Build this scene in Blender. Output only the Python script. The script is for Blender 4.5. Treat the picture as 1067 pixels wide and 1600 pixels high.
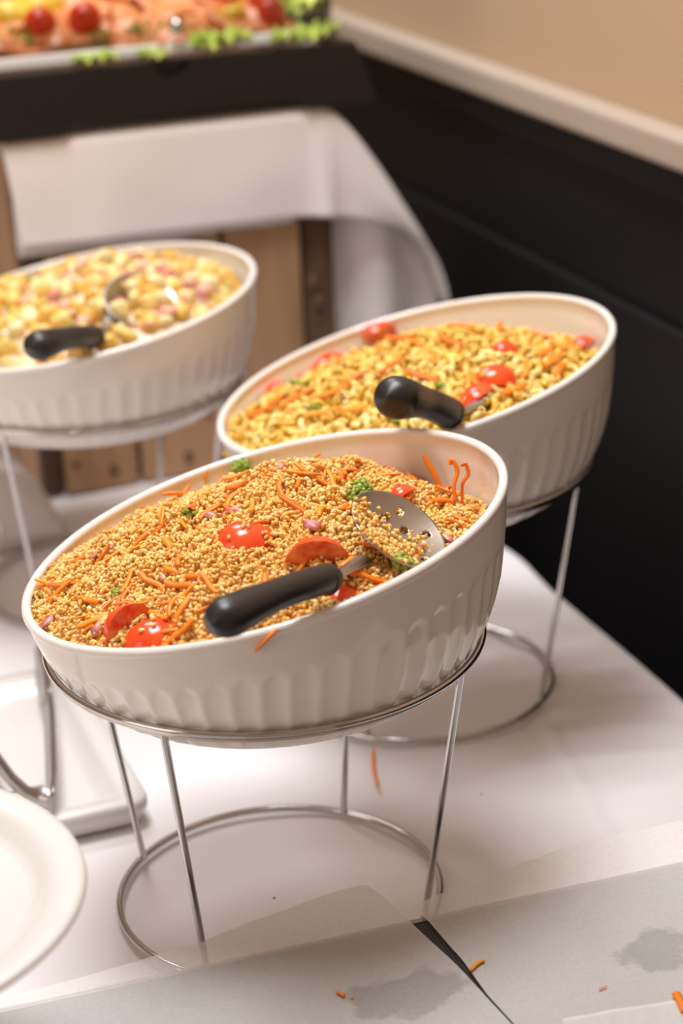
import bpy, math, random
import numpy as np
from mathutils import Vector, Matrix, noise

# ------------------------------------------------------------------ camera, world, lights
for o in list(bpy.data.objects): bpy.data.objects.remove(o)
S = bpy.context.scene
COL = S.collection
random.seed(7); rng = np.random.default_rng(7)
PI = math.pi

# photograph: 1067 x 1600; world X = along the table front, Y = along the wall, Z up, z = 0 on the tablecloth
F, CX, CY = 3194.0, 533.5, 800.0
RM = np.array([[0.93405162, -0.16782305, 0.31525069],
               [-0.35483411, -0.33598611, 0.87247125],
               [-0.04050094, -0.92679488, -0.37337772]])
CAM = np.array([-0.36309237, -1.16345617, 0.77254964])
cd = bpy.data.cameras.new('camera'); cam = bpy.data.objects.new('camera', cd); COL.objects.link(cam)
r, d, f_ = RM[:, 0], RM[:, 1], RM[:, 2]
cam.matrix_world = Matrix(((r[0], -d[0], -f_[0], CAM[0]), (r[1], -d[1], -f_[1], CAM[1]), (r[2], -d[2], -f_[2], CAM[2]), (0, 0, 0, 1)))
cd.sensor_fit = 'VERTICAL'; cd.sensor_height = 36.0; cd.lens = F * 36.0 / 1600.0
cd.clip_start = 0.05; cd.clip_end = 50
cd.dof.use_dof = True; cd.dof.focus_distance = 1.285; cd.dof.aperture_fstop = 4.2
S.camera = cam
w = bpy.data.worlds.new('world'); S.world = w; w.use_nodes = True
w.node_tree.nodes['Background'].inputs[0].default_value = (1.0, 0.66, 0.47, 1)
w.node_tree.nodes['Background'].inputs[1].default_value = 0.34

def area(name, loc, target, sx, sy, power, col):
    l = bpy.data.lights.new(name, 'AREA'); l.shape = 'RECTANGLE'; l.size = sx; l.size_y = sy; l.energy = power; l.color = col
    o = bpy.data.objects.new(name, l); COL.objects.link(o); o.location = loc
    o.rotation_euler = (Vector(target) - Vector(loc)).to_track_quat('-Z', 'Y').to_euler()
    return o
area('ceiling_light', (-0.10, 0.25, 2.0), (-.05, 0.25, 0), .65, .65, 35, (0.98, 0.98, 1.0))
area('rear_fill_light', (0.0, 1.55, 2.0), (0.1, 1.3, 0), .65, .65, 21, (0.98, 0.98, 1.0))  # extra unseen lamp, added to brighten the display case and crate top
area('window_light', (-2.3, -0.5, 1.2), (0, 0.3, 0.15), 1.2, 1.5, 12, (1.0, 0.90, 0.81))
S.view_settings.view_transform = 'Standard'; S.view_settings.look = 'None'
S.view_settings.exposure = 0.0; S.view_settings.gamma = 1.0; S.view_settings.use_curve_mapping = False

def ray(u, v):
    dd = RM @ np.array([(u - CX) / F, (v - CY) / F, 1.0]); return dd
def at_z(u, v, z=0.0):
    dd = ray(u, v); return CAM + dd * ((z - CAM[2]) / dd[2])
def at_y(u, v, y):
    dd = ray(u, v); return CAM + dd * ((y - CAM[1]) / dd[1])
def at_fn(u, v, fn, t0=0.9, t1=2.9):
    dd = ray(u, v)
    for t in np.arange(t0, t1, 0.001):
        p = CAM + dd * t
        z = fn(p[0], p[1])
        if z is not None and p[2] <= z: return p
    if hasattr(fn, 'ext'):          # past the edge of the heap: nearest place on it
        for t in np.arange(t0, t1, 0.001):
            p = CAM + dd * t
            if p[2] <= fn.ext(p[0], p[1], True):
                c = np.array(fn.centre); v = p[:2] - c; v *= .147 / np.linalg.norm(v)
                return np.array([c[0] + v[0], c[1] + v[1], fn(c[0] + v[0], c[1] + v[1])])
    return CAM + dd * 1.9
def at_dist(u, v, P, L):
    dd = ray(u, v); dd = dd / np.linalg.norm(dd); q = CAM - P
    b = q @ dd; c = q @ q - L * L; disc = max(b * b - c, 0)
    return CAM + dd * (-b - math.sqrt(disc))

# ------------------------------------------------------------------ materials
def mat(name, col=(.8, .8, .8), rough=.5, metal=0.0, spec=.5, **k):
    m = bpy.data.materials.new(name); m.use_nodes = True
    b = m.node_tree.nodes['Principled BSDF']
    b.inputs['Base Color'].default_value = (*col, 1); b.inputs['Roughness'].default_value = rough
    b.inputs['Metallic'].default_value = metal; b.inputs['Specular IOR Level'].default_value = spec
    for kk, vv in k.items(): b.inputs[kk.replace('_', ' ')].default_value = vv
    return m
def N(m, t): return m.node_tree.nodes.new(t)
def L(m, a, b): m.node_tree.links.new(a, b)
def ramp(m, fac, stops):
    r = N(m, 'ShaderNodeValToRGB'); el = r.color_ramp.elements
    while len(el) < len(stops): el.new(0.5)
    for e, (p, c) in zip(el, stops): e.position = p; e.color = (*c, 1)
    L(m, fac, r.inputs[0]); return r.outputs[0]
def noise_col(m, scale, stops, detail=4, stretch=None, coord='Object', dist=0.0):
    tc = N(m, 'ShaderNodeTexCoord'); src = tc.outputs[coord]
    if stretch:
        mp = N(m, 'ShaderNodeMapping'); mp.inputs['Scale'].default_value = stretch; L(m, src, mp.inputs[0]); src = mp.outputs[0]
    n = N(m, 'ShaderNodeTexNoise'); n.inputs['Scale'].default_value = scale; n.inputs['Detail'].default_value = detail
    n.inputs['Distortion'].default_value = dist
    L(m, src, n.inputs['Vector'])
    c = ramp(m, n.outputs['Fac'], stops); L(m, c, m.node_tree.nodes['Principled BSDF'].inputs['Base Color'])
    return n
def bump(m, scale, strength, dist=.001, detail=3, stretch=None):
    tc = N(m, 'ShaderNodeTexCoord'); src = tc.outputs['Object']
    if stretch:
        mp = N(m, 'ShaderNodeMapping'); mp.inputs['Scale'].default_value = stretch; L(m, src, mp.inputs[0]); src = mp.outputs[0]
    n = N(m, 'ShaderNodeTexNoise'); n.inputs['Scale'].default_value = scale; n.inputs['Detail'].default_value = detail
    L(m, src, n.inputs['Vector'])
    b = N(m, 'ShaderNodeBump'); b.inputs['Strength'].default_value = strength; b.inputs['Distance'].default_value = dist
    L(m, n.outputs['Fac'], b.inputs['Height']); L(m, b.outputs[0], m.node_tree.nodes['Principled BSDF'].inputs['Normal'])
def island_col(m, stops):
    g = N(m, 'ShaderNodeNewGeometry'); c = ramp(m, g.outputs['Random Per Island'], stops)
    L(m, c, m.node_tree.nodes['Principled BSDF'].inputs['Base Color'])
def object_col(m, stops):
    g = N(m, 'ShaderNodeObjectInfo'); c = ramp(m, g.outputs['Random'], stops)
    L(m, c, m.node_tree.nodes['Principled BSDF'].inputs['Base Color'])

M = {}
M['ceramic'] = mat('ceramic', (.82, .78, .735), .10, 0, .5)
M['porcelain'] = mat('porcelain', (.70, .685, .655), .22)
M['chrome'] = mat('chrome', (.56, .54, .52), .12, 1.0)
M['steel'] = mat('steel', (.46, .44, .42), .30, 1.0); bump(M['steel'], 300, .12, .0004, stretch=(1, 6, 1))
M['rubber'] = mat('rubber', (.017, .015, .015), .36, 0, .5)
M['cloth'] = mat('cloth', (.80, .775, .785), .92, 0, .2); bump(M['cloth'], 900, .25, .0005)
M['cloth2'] = mat('cloth2', (.80, .77, .77), .92, 0, .2); bump(M['cloth2'], 500, .25, .0006)
M['bulgur'] = mat('bulgur', (.6, .4, .15), .42, 0, .45, Subsurface_Weight=.3, Subsurface_Radius=(.004, .002, .001))
island_col(M['bulgur'], [(0, (.76, .40, .07)), (.3, (.88, .55, .14)), (.7, (.93, .66, .24)), (1, (.95, .79, .44))])
def damp(m):
    b = m.node_tree.nodes['Principled BSDF']; src = b.inputs['Base Color'].links[0].from_socket
    tc = N(m, 'ShaderNodeTexCoord'); n = N(m, 'ShaderNodeTexNoise'); n.inputs['Scale'].default_value = 55; n.inputs['Detail'].default_value = 2
    L(m, tc.outputs['Object'], n.inputs['Vector']); c = ramp(m, n.outputs['Fac'], [(.35, (.96, .82, .60)), (.6, (1, 1, 1))])
    mx = N(m, 'ShaderNodeMix'); mx.data_type = 'RGBA'; mx.blend_type = 'MULTIPLY'; mx.inputs['Factor'].default_value = 1
    L(m, src, mx.inputs['A']); L(m, c, mx.inputs['B']); L(m, mx.outputs['Result'], b.inputs['Base Color'])
damp(M['bulgur'])
M['bulgur_bed'] = mat('bulgur_bed', (.80, .48, .13), .6)
M['carrot'] = mat('carrot', (.85, .26, .02), .4); object_col(M['carrot'], [(0, (.80, .17, .006)), (.5, (.92, .25, .010)), (1, (.93, .36, .03))])
M['tomato'] = mat('tomato', (.70, .05, .015), .18); noise_col(M['tomato'], 60, [(.3, (.76, .04, .010)), (.7, (.88, .12, .025))])
M['tomato_flesh'] = mat('tomato_flesh', (.78, .16, .06), .25); noise_col(M['tomato_flesh'], 120, [(.35, (.70, .05, .015)), (.65, (.88, .30, .12))])
M['broccoli'] = mat('broccoli', (.22, .33, .03), .55); island_col(M['broccoli'], [(0, (.10, .20, .015)), (.5, (.24, .36, .03)), (1, (.42, .52, .08))])
M['broccoli_stem'] = mat('broccoli_stem', (.50, .58, .14), .45)
M['onion'] = mat('onion', (.55, .12, .20), .35); noise_col(M['onion'], 90, [(.35, (.45, .07, .09)), (.65, (.80, .45, .36))])
M['pasta'] = mat('pasta', (.80, .55, .12), .3, 0, .5, Subsurface_Weight=.12, Subsurface_Radius=(.004, .002, .001))
object_col(M['pasta'], [(0, (.80, .50, .06)), (.5, (.88, .63, .15)), (1, (.93, .76, .32))])
M['pasta_pile'] = mat('pasta_pile', (.72, .46, .08), .4); island_col(M['pasta_pile'], [(0, (.76, .45, .05)), (1, (.87, .62, .15))])
M['potato'] = mat('potato', (.85, .62, .2), .4); object_col(M['potato'], [(0, (.72, .38, .04)), (.4, (.78, .53, .13)), (1, (.80, .66, .34))])
M['dressing'] = mat('dressing', (.84, .76, .62), .3); noise_col(M['dressing'], 45, [(.32, (.62, .42, .18)), (.6, (.78, .70, .56))])
M['chive'] = mat('chive', (.25, .38, .05), .4); object_col(M['chive'], [(0, (.12, .25, .02)), (1, (.50, .58, .08))])
M['ham'] = mat('ham', (.75, .36, .25), .4); object_col(M['ham'], [(0, (.66, .25, .18)), (1, (.84, .52, .40))])
M['black_plastic'] = mat('black_plastic', (.009, .0068, .006), .42, 0, .3)
M['wall_beige'] = mat('wall_beige', (.50, .345, .215), .75); bump(M['wall_beige'], 200, .05, .0005)
M['rail'] = mat('rail', (.44, .36, .285), .45)
M['wainscot'] = mat('wainscot', (.008, .007, .0075), .5, 0, .2)
M['floor'] = mat('floor', (.03, .025, .022), .6); noise_col(M['floor'], 3, [(.3, (.02, .016, .013)), (.7, (.045, .035, .03))], stretch=(1, 8, 1))
M['wood'] = mat('wood', (.3, .19, .11), .7)
noise_col(M['wood'], 9, [(.25, (.23, .12, .055)), (.5, (.40, .235, .125)), (.75, (.50, .32, .185))], 6, (3.0, 3.0, .35), dist=.8)
M['wood_dark'] = mat('wood_dark', (.10, .055, .03), .7)
noise_col(M['wood_dark'], 12, [(.3, (.045, .022, .012)), (.7, (.15, .085, .05))], 6, (3, 3, .4), dist=.6)
M['knot'] = mat('knot', (.15, .08, .042), .8)
M['salmon'] = mat('salmon', (.85, .30, .13), .35)
noise_col(M['salmon'], 26, [(.32, (.87, .25, .06)), (.55, (.92, .38, .15)), (.75, (.93, .50, .28))], 4, (1, 3, 1), dist=1.0)
M['lettuce'] = mat('lettuce', (.42, .52, .06), .45); noise_col(M['lettuce'], 30, [(.3, (.25, .40, .02)), (.7, (.62, .68, .16))])
M['pepper'] = mat('pepper', (.86, .58, .03), .25); object_col(M['pepper'], [(0, (.85, .45, .02)), (1, (.86, .70, .10))])
M['tray_perf'] = mat('tray_perf', (.02, .018, .018), .5)
def perf(m):
    tc = N(m, 'ShaderNodeTexCoord'); v = N(m, 'ShaderNodeTexVoronoi'); v.inputs['Scale'].default_value = 420; v.inputs['Randomness'].default_value = 0
    L(m, tc.outputs['Object'], v.inputs['Vector'])
    c = ramp(m, v.outputs['Distance'], [(.18, (.10, .09, .09)), (.26, (.014, .012, .012))])
    L(m, c, m.node_tree.nodes['Principled BSDF'].inputs['Base Color'])
perf(M['tray_perf'])
def paper_mat():
    m = bpy.data.materials.new('paper'); m.use_nodes = True; nt = m.node_tree
    b = nt.nodes['Principled BSDF']; b.inputs['Roughness'].default_value = .55; b.inputs['Specular IOR Level'].default_value = .3
    tc = N(m, 'ShaderNodeTexCoord'); n = N(m, 'ShaderNodeTexNoise'); n.inputs['Scale'].default_value = 380; n.inputs['Detail'].default_value = 3
    L(m, tc.outputs['Object'], n.inputs['Vector'])
    c = ramp(m, n.outputs['Fac'], [(.3, (.76, .75, .74)), (.7, (.84, .83, .81))]); L(m, c, b.inputs['Base Color'])
    tr = N(m, 'ShaderNodeBsdfTransparent'); tr.inputs[0].default_value = (.97, .96, .94, 1)
    mx = N(m, 'ShaderNodeMixShader')
    # soaked grease patches let more of what lies beneath show through
    n2 = N(m, 'ShaderNodeTexNoise'); n2.inputs['Scale'].default_value = 60; n2.inputs['Detail'].default_value = 5
    L(m, tc.outputs['Object'], n2.inputs['Vector'])
    acc = None
    for (px, py, rx, ry) in STAINS:
        mp = N(m, 'ShaderNodeMapping'); mp.vector_type = 'TEXTURE'
        mp.inputs['Location'].default_value = (px, py, 0); mp.inputs['Scale'].default_value = (rx, ry, 10)
        L(m, tc.outputs['Object'], mp.inputs[0])
        ln = N(m, 'ShaderNodeVectorMath'); ln.operation = 'LENGTH'; L(m, mp.outputs[0], ln.inputs[0])
        ad = N(m, 'ShaderNodeMath'); ad.operation = 'MULTIPLY_ADD'; L(m, n2.outputs['Fac'], ad.inputs[0]); ad.inputs[1].default_value = 1.6; L(m, ln.outputs['Value'], ad.inputs[2])
        mr = N(m, 'ShaderNodeMapRange'); mr.inputs[1].default_value = 1.45; mr.inputs[2].default_value = 1.7; mr.inputs[3].default_value = .16; mr.inputs[4].default_value = 0
        L(m, ad.outputs[0], mr.inputs[0])
        if acc is None: acc = mr.outputs[0]
        else:
            a2 = N(m, 'ShaderNodeMath'); a2.operation = 'MAXIMUM'; L(m, acc, a2.inputs[0]); L(m, mr.outputs[0], a2.inputs[1]); acc = a2.outputs[0]
    ad = N(m, 'ShaderNodeMath'); ad.operation = 'ADD'; L(m, acc, ad.inputs[0]); ad.inputs[1].default_value = .40
    L(m, ad.outputs[0], mx.inputs[0]); L(m, b.outputs[0], mx.inputs[1]); L(m, tr.outputs[0], mx.inputs[2])
    L(m, mx.outputs[0], nt.nodes['Material Output'].inputs['Surface'])
    return m
PZ = 0.0565
def stain(u, v, rx, ry): p = at_z(u, v, PZ); return (p[0], p[1], rx, ry)
STAINS = [stain(640, 1552, .042, .026), stain(1030, 1485, .036, .022)]
M['paper'] = paper_mat()
def acrylic():
    m = bpy.data.materials.new('acrylic'); m.use_nodes = True; nt = m.node_tree; nt.nodes.remove(nt.nodes['Principled BSDF'])
    tr = N(m, 'ShaderNodeBsdfTransparent'); tr.inputs[0].default_value = (.95, .96, .95, 1)
    gl = N(m, 'ShaderNodeBsdfGlossy'); gl.inputs['Roughness'].default_value = .04
    fr = N(m, 'ShaderNodeFresnel'); fr.inputs[0].default_value = 1.45
    mx = N(m, 'ShaderNodeMixShader'); L(m, fr.outputs[0], mx.inputs[0]); L(m, tr.outputs[0], mx.inputs[1]); L(m, gl.outputs[0], mx.inputs[2])
    L(m, mx.outputs[0], nt.nodes['Material Output'].inputs['Surface']); return m
M['acrylic'] = acrylic()
M['acrylic_edge'] = mat('acrylic_edge', (.78, .77, .74), .25)

# ------------------------------------------------------------------ mesh helpers
class MB:
    def __init__(s): s.v = []; s.f = []
    def add(s, vs, fs):
        o = len(s.v); s.v.extend([tuple(map(float, p)) for p in vs]); s.f.extend([tuple(i + o for i in f) for f in fs]); return s
    def box(s, lo, hi, jit=0):
        x0, y0, z0 = lo; x1, y1, z1 = hi
        vs = [(x0, y0, z0), (x1, y0, z0), (x1, y1, z0), (x0, y1, z0), (x0, y0, z1), (x1, y0, z1), (x1, y1, z1), (x0, y1, z1)]
        if jit: vs = [tuple(c + random.uniform(-jit, jit) for c in p) for p in vs]
        return s.add(vs, [(0, 3, 2, 1), (4, 5, 6, 7), (0, 1, 5, 4), (1, 2, 6, 5), (2, 3, 7, 6), (3, 0, 4, 7)])
    def grid(s, P, cu=False, cv=False):
        nu, nv = len(P), len(P[0]); vs = [p for row in P for p in row]; fs = []
        for i in range(nu if cu else nu - 1):
            for j in range(nv if cv else nv - 1):
                a, b = i, (i + 1) % nu; c, e = j, (j + 1) % nv
                fs.append((a * nv + c, b * nv + c, b * nv + e, a * nv + e))
        return s.add(vs, fs)
    def tube(s, pts, rad, seg=10, closed=False, flat=1.0, caps=True):
        pts = [Vector(p) for p in pts]; n = len(pts); rows = []
        rads = rad if isinstance(rad, (list, tuple, np.ndarray)) else [rad] * n
        up = None
        for i, p in enumerate(pts):
            t = (pts[(i + 1) % n] - pts[i - 1]) if closed else (pts[min(i + 1, n - 1)] - pts[max(i - 1, 0)])
            t.normalize()
            if up is None: up = Vector((0, 0, 1)) if abs(t.z) < .9 else Vector((1, 0, 0))
            a = t.cross(up); a.normalize(); b = a.cross(t); b.normalize()
            if not closed: up = b
            rows.append([p + (a * math.cos(2 * PI * k / seg) + b * math.sin(2 * PI * k / seg) * flat) * rads[i] for k in range(seg)])
        s.grid(rows, cu=closed, cv=True)
        if not closed and caps:
            for row, rev in ((rows[0], False), (rows[-1], True)):
                c = sum(row, Vector()) / seg; k = len(s.v)
                fs = [(i, (i + 1) % seg, seg) for i in range(seg)]
                if rev: fs = [f[::-1] for f in fs]
                s.add(row + [c], fs)
        return s
    def mesh(s, name, m, smooth=True):
        me = bpy.data.meshes.new(name); me.from_pydata(s.v, [], s.f); me.update()
        if smooth: me.shade_smooth()
        me.materials.append(m); return me
    def build(s, name, m, parent=None, smooth=True, bevel=0, solid=0):
        return link(name, s.mesh(name, m, smooth), parent, bevel, solid)
def link(name, me, parent=None, bevel=0, solid=0, loc=None, rot=None):
    o = bpy.data.objects.new(name, me); COL.objects.link(o)
    if parent: o.parent = parent
    if solid: md = o.modifiers.new('s', 'SOLIDIFY'); md.thickness = solid; md.offset = 0
    if bevel:
        md = o.modifiers.new('b', 'BEVEL'); md.width = bevel; md.segments = 3; md.limit_method = 'ANGLE'
    if loc is not None: o.location = loc
    if rot is not None: o.rotation_euler = rot
    return o
def tag(o, label=None, cat=None, group=None, kind=None):
    if label: o['label'] = label
    if cat: o['category'] = cat
    if group: o['group'] = group
    if kind: o['kind'] = kind
    return o
def empty(name, loc=(0, 0, 0), rz=0):
    o = bpy.data.objects.new(name, None); COL.objects.link(o); o.location = loc; o.rotation_euler = (0, 0, rz); o.empty_display_size = .02
    return o
def nz(x, y, z=0, s=1.0): return noise.noise(Vector((x * s, y * s, z * s)))
def sstep(a, b, x): t = min(max((x - a) / (b - a), 0), 1); return t * t * (3 - 2 * t)
def ico(sub):
    import bmesh
    bm = bmesh.new(); bmesh.ops.create_icosphere(bm, subdivisions=sub, radius=1)
    V = np.array([v.co[:] for v in bm.verts]); Fc = np.array([[v.index for v in f.verts] for f in bm.faces]); bm.free(); return V, Fc
ICO1, ICO2, ICO3 = ico(1), ico(2), ico(3)
def rand_rot():
    q = rng.normal(size=4); q /= np.linalg.norm(q); a, b, c, d = q
    return np.array([[1 - 2 * (c * c + d * d), 2 * (b * c - a * d), 2 * (b * d + a * c)], [2 * (b * c + a * d), 1 - 2 * (b * b + d * d), 2 * (c * d - a * b)], [2 * (b * d - a * c), 2 * (c * d + a * b), 1 - 2 * (b * b + c * c)]])
def np_mesh(name, V, Fc, m, smooth=True):
    me = bpy.data.meshes.new(name); k = Fc.shape[1]
    me.vertices.add(len(V)); me.vertices.foreach_set('co', V.astype(np.float32).ravel())
    me.loops.add(Fc.size); me.loops.foreach_set('vertex_index', Fc.astype(np.int32).ravel())
    me.polygons.add(len(Fc)); me.polygons.foreach_set('loop_start', np.arange(0, Fc.size, k, dtype=np.int32))
    me.polygons.foreach_set('loop_total', np.full(len(Fc), k, dtype=np.int32))
    me.update(calc_edges=True); me.validate()
    if smooth: me.shade_smooth()
    me.materials.append(m); return me
def blob(rx, ry, rz, jit=.15, src=ICO2, freq=1.5, seed=None):
    V, Fc = src; sd = random.uniform(0, 50) if seed is None else seed
    k = np.array([1 + jit * noise.noise(Vector(tuple(p * freq)) + Vector((sd, sd, 0))) * 2 for p in V])
    return V * k[:, None] * np.array([rx, ry, rz]), Fc

# ------------------------------------------------------------------ setting
def struct(name, lo, hi, m, bevel=0):
    o = MB().box(lo, hi).build(name, m, None, False, bevel); o['kind'] = 'structure'; return o
struct('floor', (-4, -2.5, -.80), (.9, 4.2, -.75), M['floor'])
struct('wall_right', (.575, -2.5, .36), (.70, 4.2, 1.9), M['wall_beige'])
struct('wall_right_wainscot', (.577, -2.5, -.75), (.70, 4.2, .36), M['wainscot'])
struct('trim_1', (.545, -2.5, .358), (.575, 4.2, .390), M['rail'], .006)
struct('trim_2', (.560, -2.5, .322), (.577, 4.2, .3575), M['wainscot'], .006)
struct('trim_3', (.566, -2.5, -.62), (.577, 4.2, .198), M['wainscot'], .004)
struct('baseboard_right', (.560, -2.5, -.75), (.577, 4.2, -.63), M['wainscot'], .004)
struct('wall_back', (-4, 4.2, -.75), (.70, 4.3, 1.9), M['wall_beige'])

# ------------------------------------------------------------------ table and tablecloth
TX0, TX1, TY0, TY1 = -1.3, .404, -.75, 1.45
tb = empty('banquet_table', (0, 0, -.75)); tag(tb, 'long banquet table under the white tablecloth', 'table')
MB().box((TX0 + .01, TY0 + .01, .712), (TX1 - .016, TY1 - .01, .738)).build('tabletop', M['wood'], tb, False, .004)
for x in (TX0 + .08, TX1 - .14):
    for y in (TY0 + .1, TY1 - .12):
        MB().box((x, y, 0), (x + .04, y + .04, .712)).build('leg', M['wood_dark'], tb, False, .003)
CREASES = [(at_z(*a), at_z(*b)) for a, b in (((848, 1125), (965, 1320)), ((560, 1182), (850, 1137)), ((860, 1120), (1000, 1088)), ((640, 1275), (1067, 1190)))]
def cloth_z(x, y):
    z = .0008 * nz(x, y, 0, 9) + .0005 * nz(x, y, 3, 24)
    # ironed fold creases and soft waves running across
    for (a, b) in CREASES:
        dx, dy = b[0] - a[0], b[1] - a[1]; t = min(max(((x - a[0]) * dx + (y - a[1]) * dy) / (dx * dx + dy * dy), 0), 1)
        cr = math.hypot(x - a[0] - t * dx, y - a[1] - t * dy); z += .0020 * math.exp(-(cr / .0045) ** 2)
    m_ = sstep(.16, .30, x) * sstep(-.08, .03, y) * (1 - sstep(.3, .4, y))
    z += m_ * (1 - sstep(.36, .395, x)) * .0024 * math.sin(y * 130 + 2.2 * math.sin(x * 17) + 6 * nz(x, y, 1, 5))
    z += .0011 * math.sin((y + .18 * x) * 75 + 4 * nz(x, y, 5, 4)) * sstep(-.1, .1, x) * (1 - sstep(.34, .39, x))
    return z - .003
def tablecloth():
    xs = list(np.linspace(TX0 - .3, TX0 - .02, 6)) + list(np.linspace(TX0, -.45, 20)) + list(np.linspace(-.44, TX1 - .02, 150)) + list(np.linspace(TX1 - .016, TX1 + .03, 12)) + list(np.linspace(TX1 + .05, TX1 + .5, 20))
    ys = list(np.linspace(TY0 - .4, TY0 - .02, 8)) + list(np.linspace(TY0, -.3, 20)) + list(np.linspace(-.29, .95, 200)) + list(np.linspace(.98, TY1, 12)) + list(np.linspace(TY1 + .02, TY1 + .4, 8))
    R = .012; P = []
    def bend(s):  # arc past the edge
        if s <= 0: return 0.0, 0.0
        a = s / R
        if a < PI / 2: return R * math.sin(a), -R * (1 - math.cos(a))
        return R, -R - (s - R * PI / 2)
    for x in xs:
        row = []
        for y in ys:
            ex = TX1 - R + .004 * nz(0, y, 2, 5) + .006 * math.exp(-((y - .47) / .05) ** 2)
            bx, zx = bend(x - ex); bl, zl = bend(TX0 - x); bf, zf = bend(TY0 - y); bb, zb = bend(y - TY1)
            X = min(x, ex) + bx if x > ex else (TX0 - bl if x < TX0 else x)
            Y = TY0 - bf if y < TY0 else (TY1 + bb if y > TY1 else y)
            dz = min(zx, zl, zf, zb)
            if zx < -.02: X += .004 * math.sin(y * 22) * min(1, -zx / .2)
            row.append((X, Y, cloth_z(x, y) + dz))
        P.append(row)
    return tag(MB().grid(P).build('tablecloth', M['cloth']), 'large white tablecloth with pressed creases covering the banquet table', 'tablecloth')
tablecloth()

# ------------------------------------------------------------------ slanted ribbed bowls on wire stands
ZB, ZRING, RIMZ, RRIM = .1685, .2, .273, .1585
def rprof(z):
    zs = [.1685, .170, .174, .180, .190, .200, .212, .225, .245, .275, .33]
    rs = [.088, .101, .113, .1225, .1335, .1400, .1465, .1515, .1560, .1590, .1608]
    return float(np.interp(z, zs, rs))
_zz = np.linspace(.1685, .33, 200); _rr = np.array([rprof(z) for z in _zz])
for _ in range(3): _rr[2:-2] = (_rr[:-4] + _rr[1:-3] + _rr[2:-2] + _rr[3:-1] + _rr[4:]) / 5
def rp(z): return float(np.interp(z, _zz, _rr))
def bowl_mesh(tilt):
    NF, per = 54, 10; nt = NF * per; rows = 64; T = math.tan(tilt); P = []
    for i in range(nt):
        th = 2 * PI * i / nt; c, s = math.cos(th), math.sin(th); zr = RIMZ + T * RRIM * c
        col = [(0.0001 * c, 0.0001 * s, ZB + .002), (.05 * c, .05 * s, ZB + .002), (.084 * c, .084 * s, ZB + .0015)]
        ph = ((i % per) / per - .5) * 2
        fl = max(0.0, 1 - (abs(ph) / .86) ** 2) ** .75
        for k in range(rows + 1):
            z = ZB + (zr - .006 - ZB) * (k / rows)
            r_ = rp(z)
            top = zr - .024 - .010 * (zr - .236) / .07 - .008 * ph * ph
            win = sstep(0, .006, top - z) * sstep(.172, .188, z)
            r_ -= .0013 * fl * win
            col.append((r_ * c, r_ * s, z))
        ro = rp(zr); t = .0052
        for a in np.linspace(-.5, 1, 9):       # rounded lip, a little proud of the wall
            an = -a * PI + PI / 2 - PI / 2
            cx_ = ro - t * .45; rad = t * .62
            ang = -PI / 4 + (a + .5) / 1.5 * (PI + PI / 2)
            col.append(((cx_ + rad * math.cos(ang)) * c, (cx_ + rad * math.cos(ang)) * s, zr - rad + rad * math.sin(ang)))
        for k in range(1, 26):
            z = zr - .007 - (zr - .007 - ZB - .008) * (k / 25) ** .85
            r_ = rp(z) - t
            if k > 22: r_ *= (25 - k) / 3 * .35 + .65
            col.append((r_ * c, r_ * s, z))
        col.append((.0001 * c, .0001 * s, ZB + .008))
        P.append(col)
    return MB().grid(P, cu=True).mesh('bowl', M['ceramic'])
bm_a = bowl_mesh(.2207); bm_b = bowl_mesh(.148)
BOWLS = {'bulgur': (0, 0, -.39, .2207), 'pasta': (.214, .260, -.33, .2207), 'potato': (.026, .580, -.10, .148)}
def ring_pts(R, z, n=96): return [(R * math.cos(2 * PI * k / n), R * math.sin(2 * PI * k / n), z) for k in range(n)]
ring_t = MB().tube(ring_pts(.1432, .2), .0024, 10, True).mesh('top_ring', M['chrome'])
ring_t2 = MB().tube(ring_pts(.1418, .1965), .0015, 8, True).mesh('top_ring_wire', M['chrome'])
ring_b = MB().tube(ring_pts(.111, .0027), .0026, 10, True).mesh('base_ring', M['chrome'])
leg_m = [MB().tube([(.1078 * math.cos(a), .1078 * math.sin(a), .0035), (.1385 * math.cos(a), .1385 * math.sin(a), .1945)], .0024, 10).mesh('leg', M['chrome']) for a in [PI / 4 + k * PI / 2 for k in range(4)]]
DESC = {'bulgur': 'bulgur salad', 'pasta': 'macaroni salad', 'potato': 'creamy potato salad'}
for k, (x, y, az, tl) in BOWLS.items():
    b = link('salad_bowl', bm_b if k == 'potato' else bm_a, loc=(x, y, 0), rot=(0, 0, az))
    tag(b, 'white ribbed ceramic bowl with slanted rim holding the ' + DESC[k], 'bowl', 'slanted ribbed salad bowls')
    s = empty('bowl_stand', (x, y, 0)); tag(s, 'chrome wire stand carrying the bowl of ' + DESC[k], 'stand', 'chrome wire bowl stands')
    link('top_ring', ring_t, s); link('support_wire', ring_t2, s); link('base_ring', ring_b, s)
    for m_ in leg_m: link('leg', m_, s)

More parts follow.
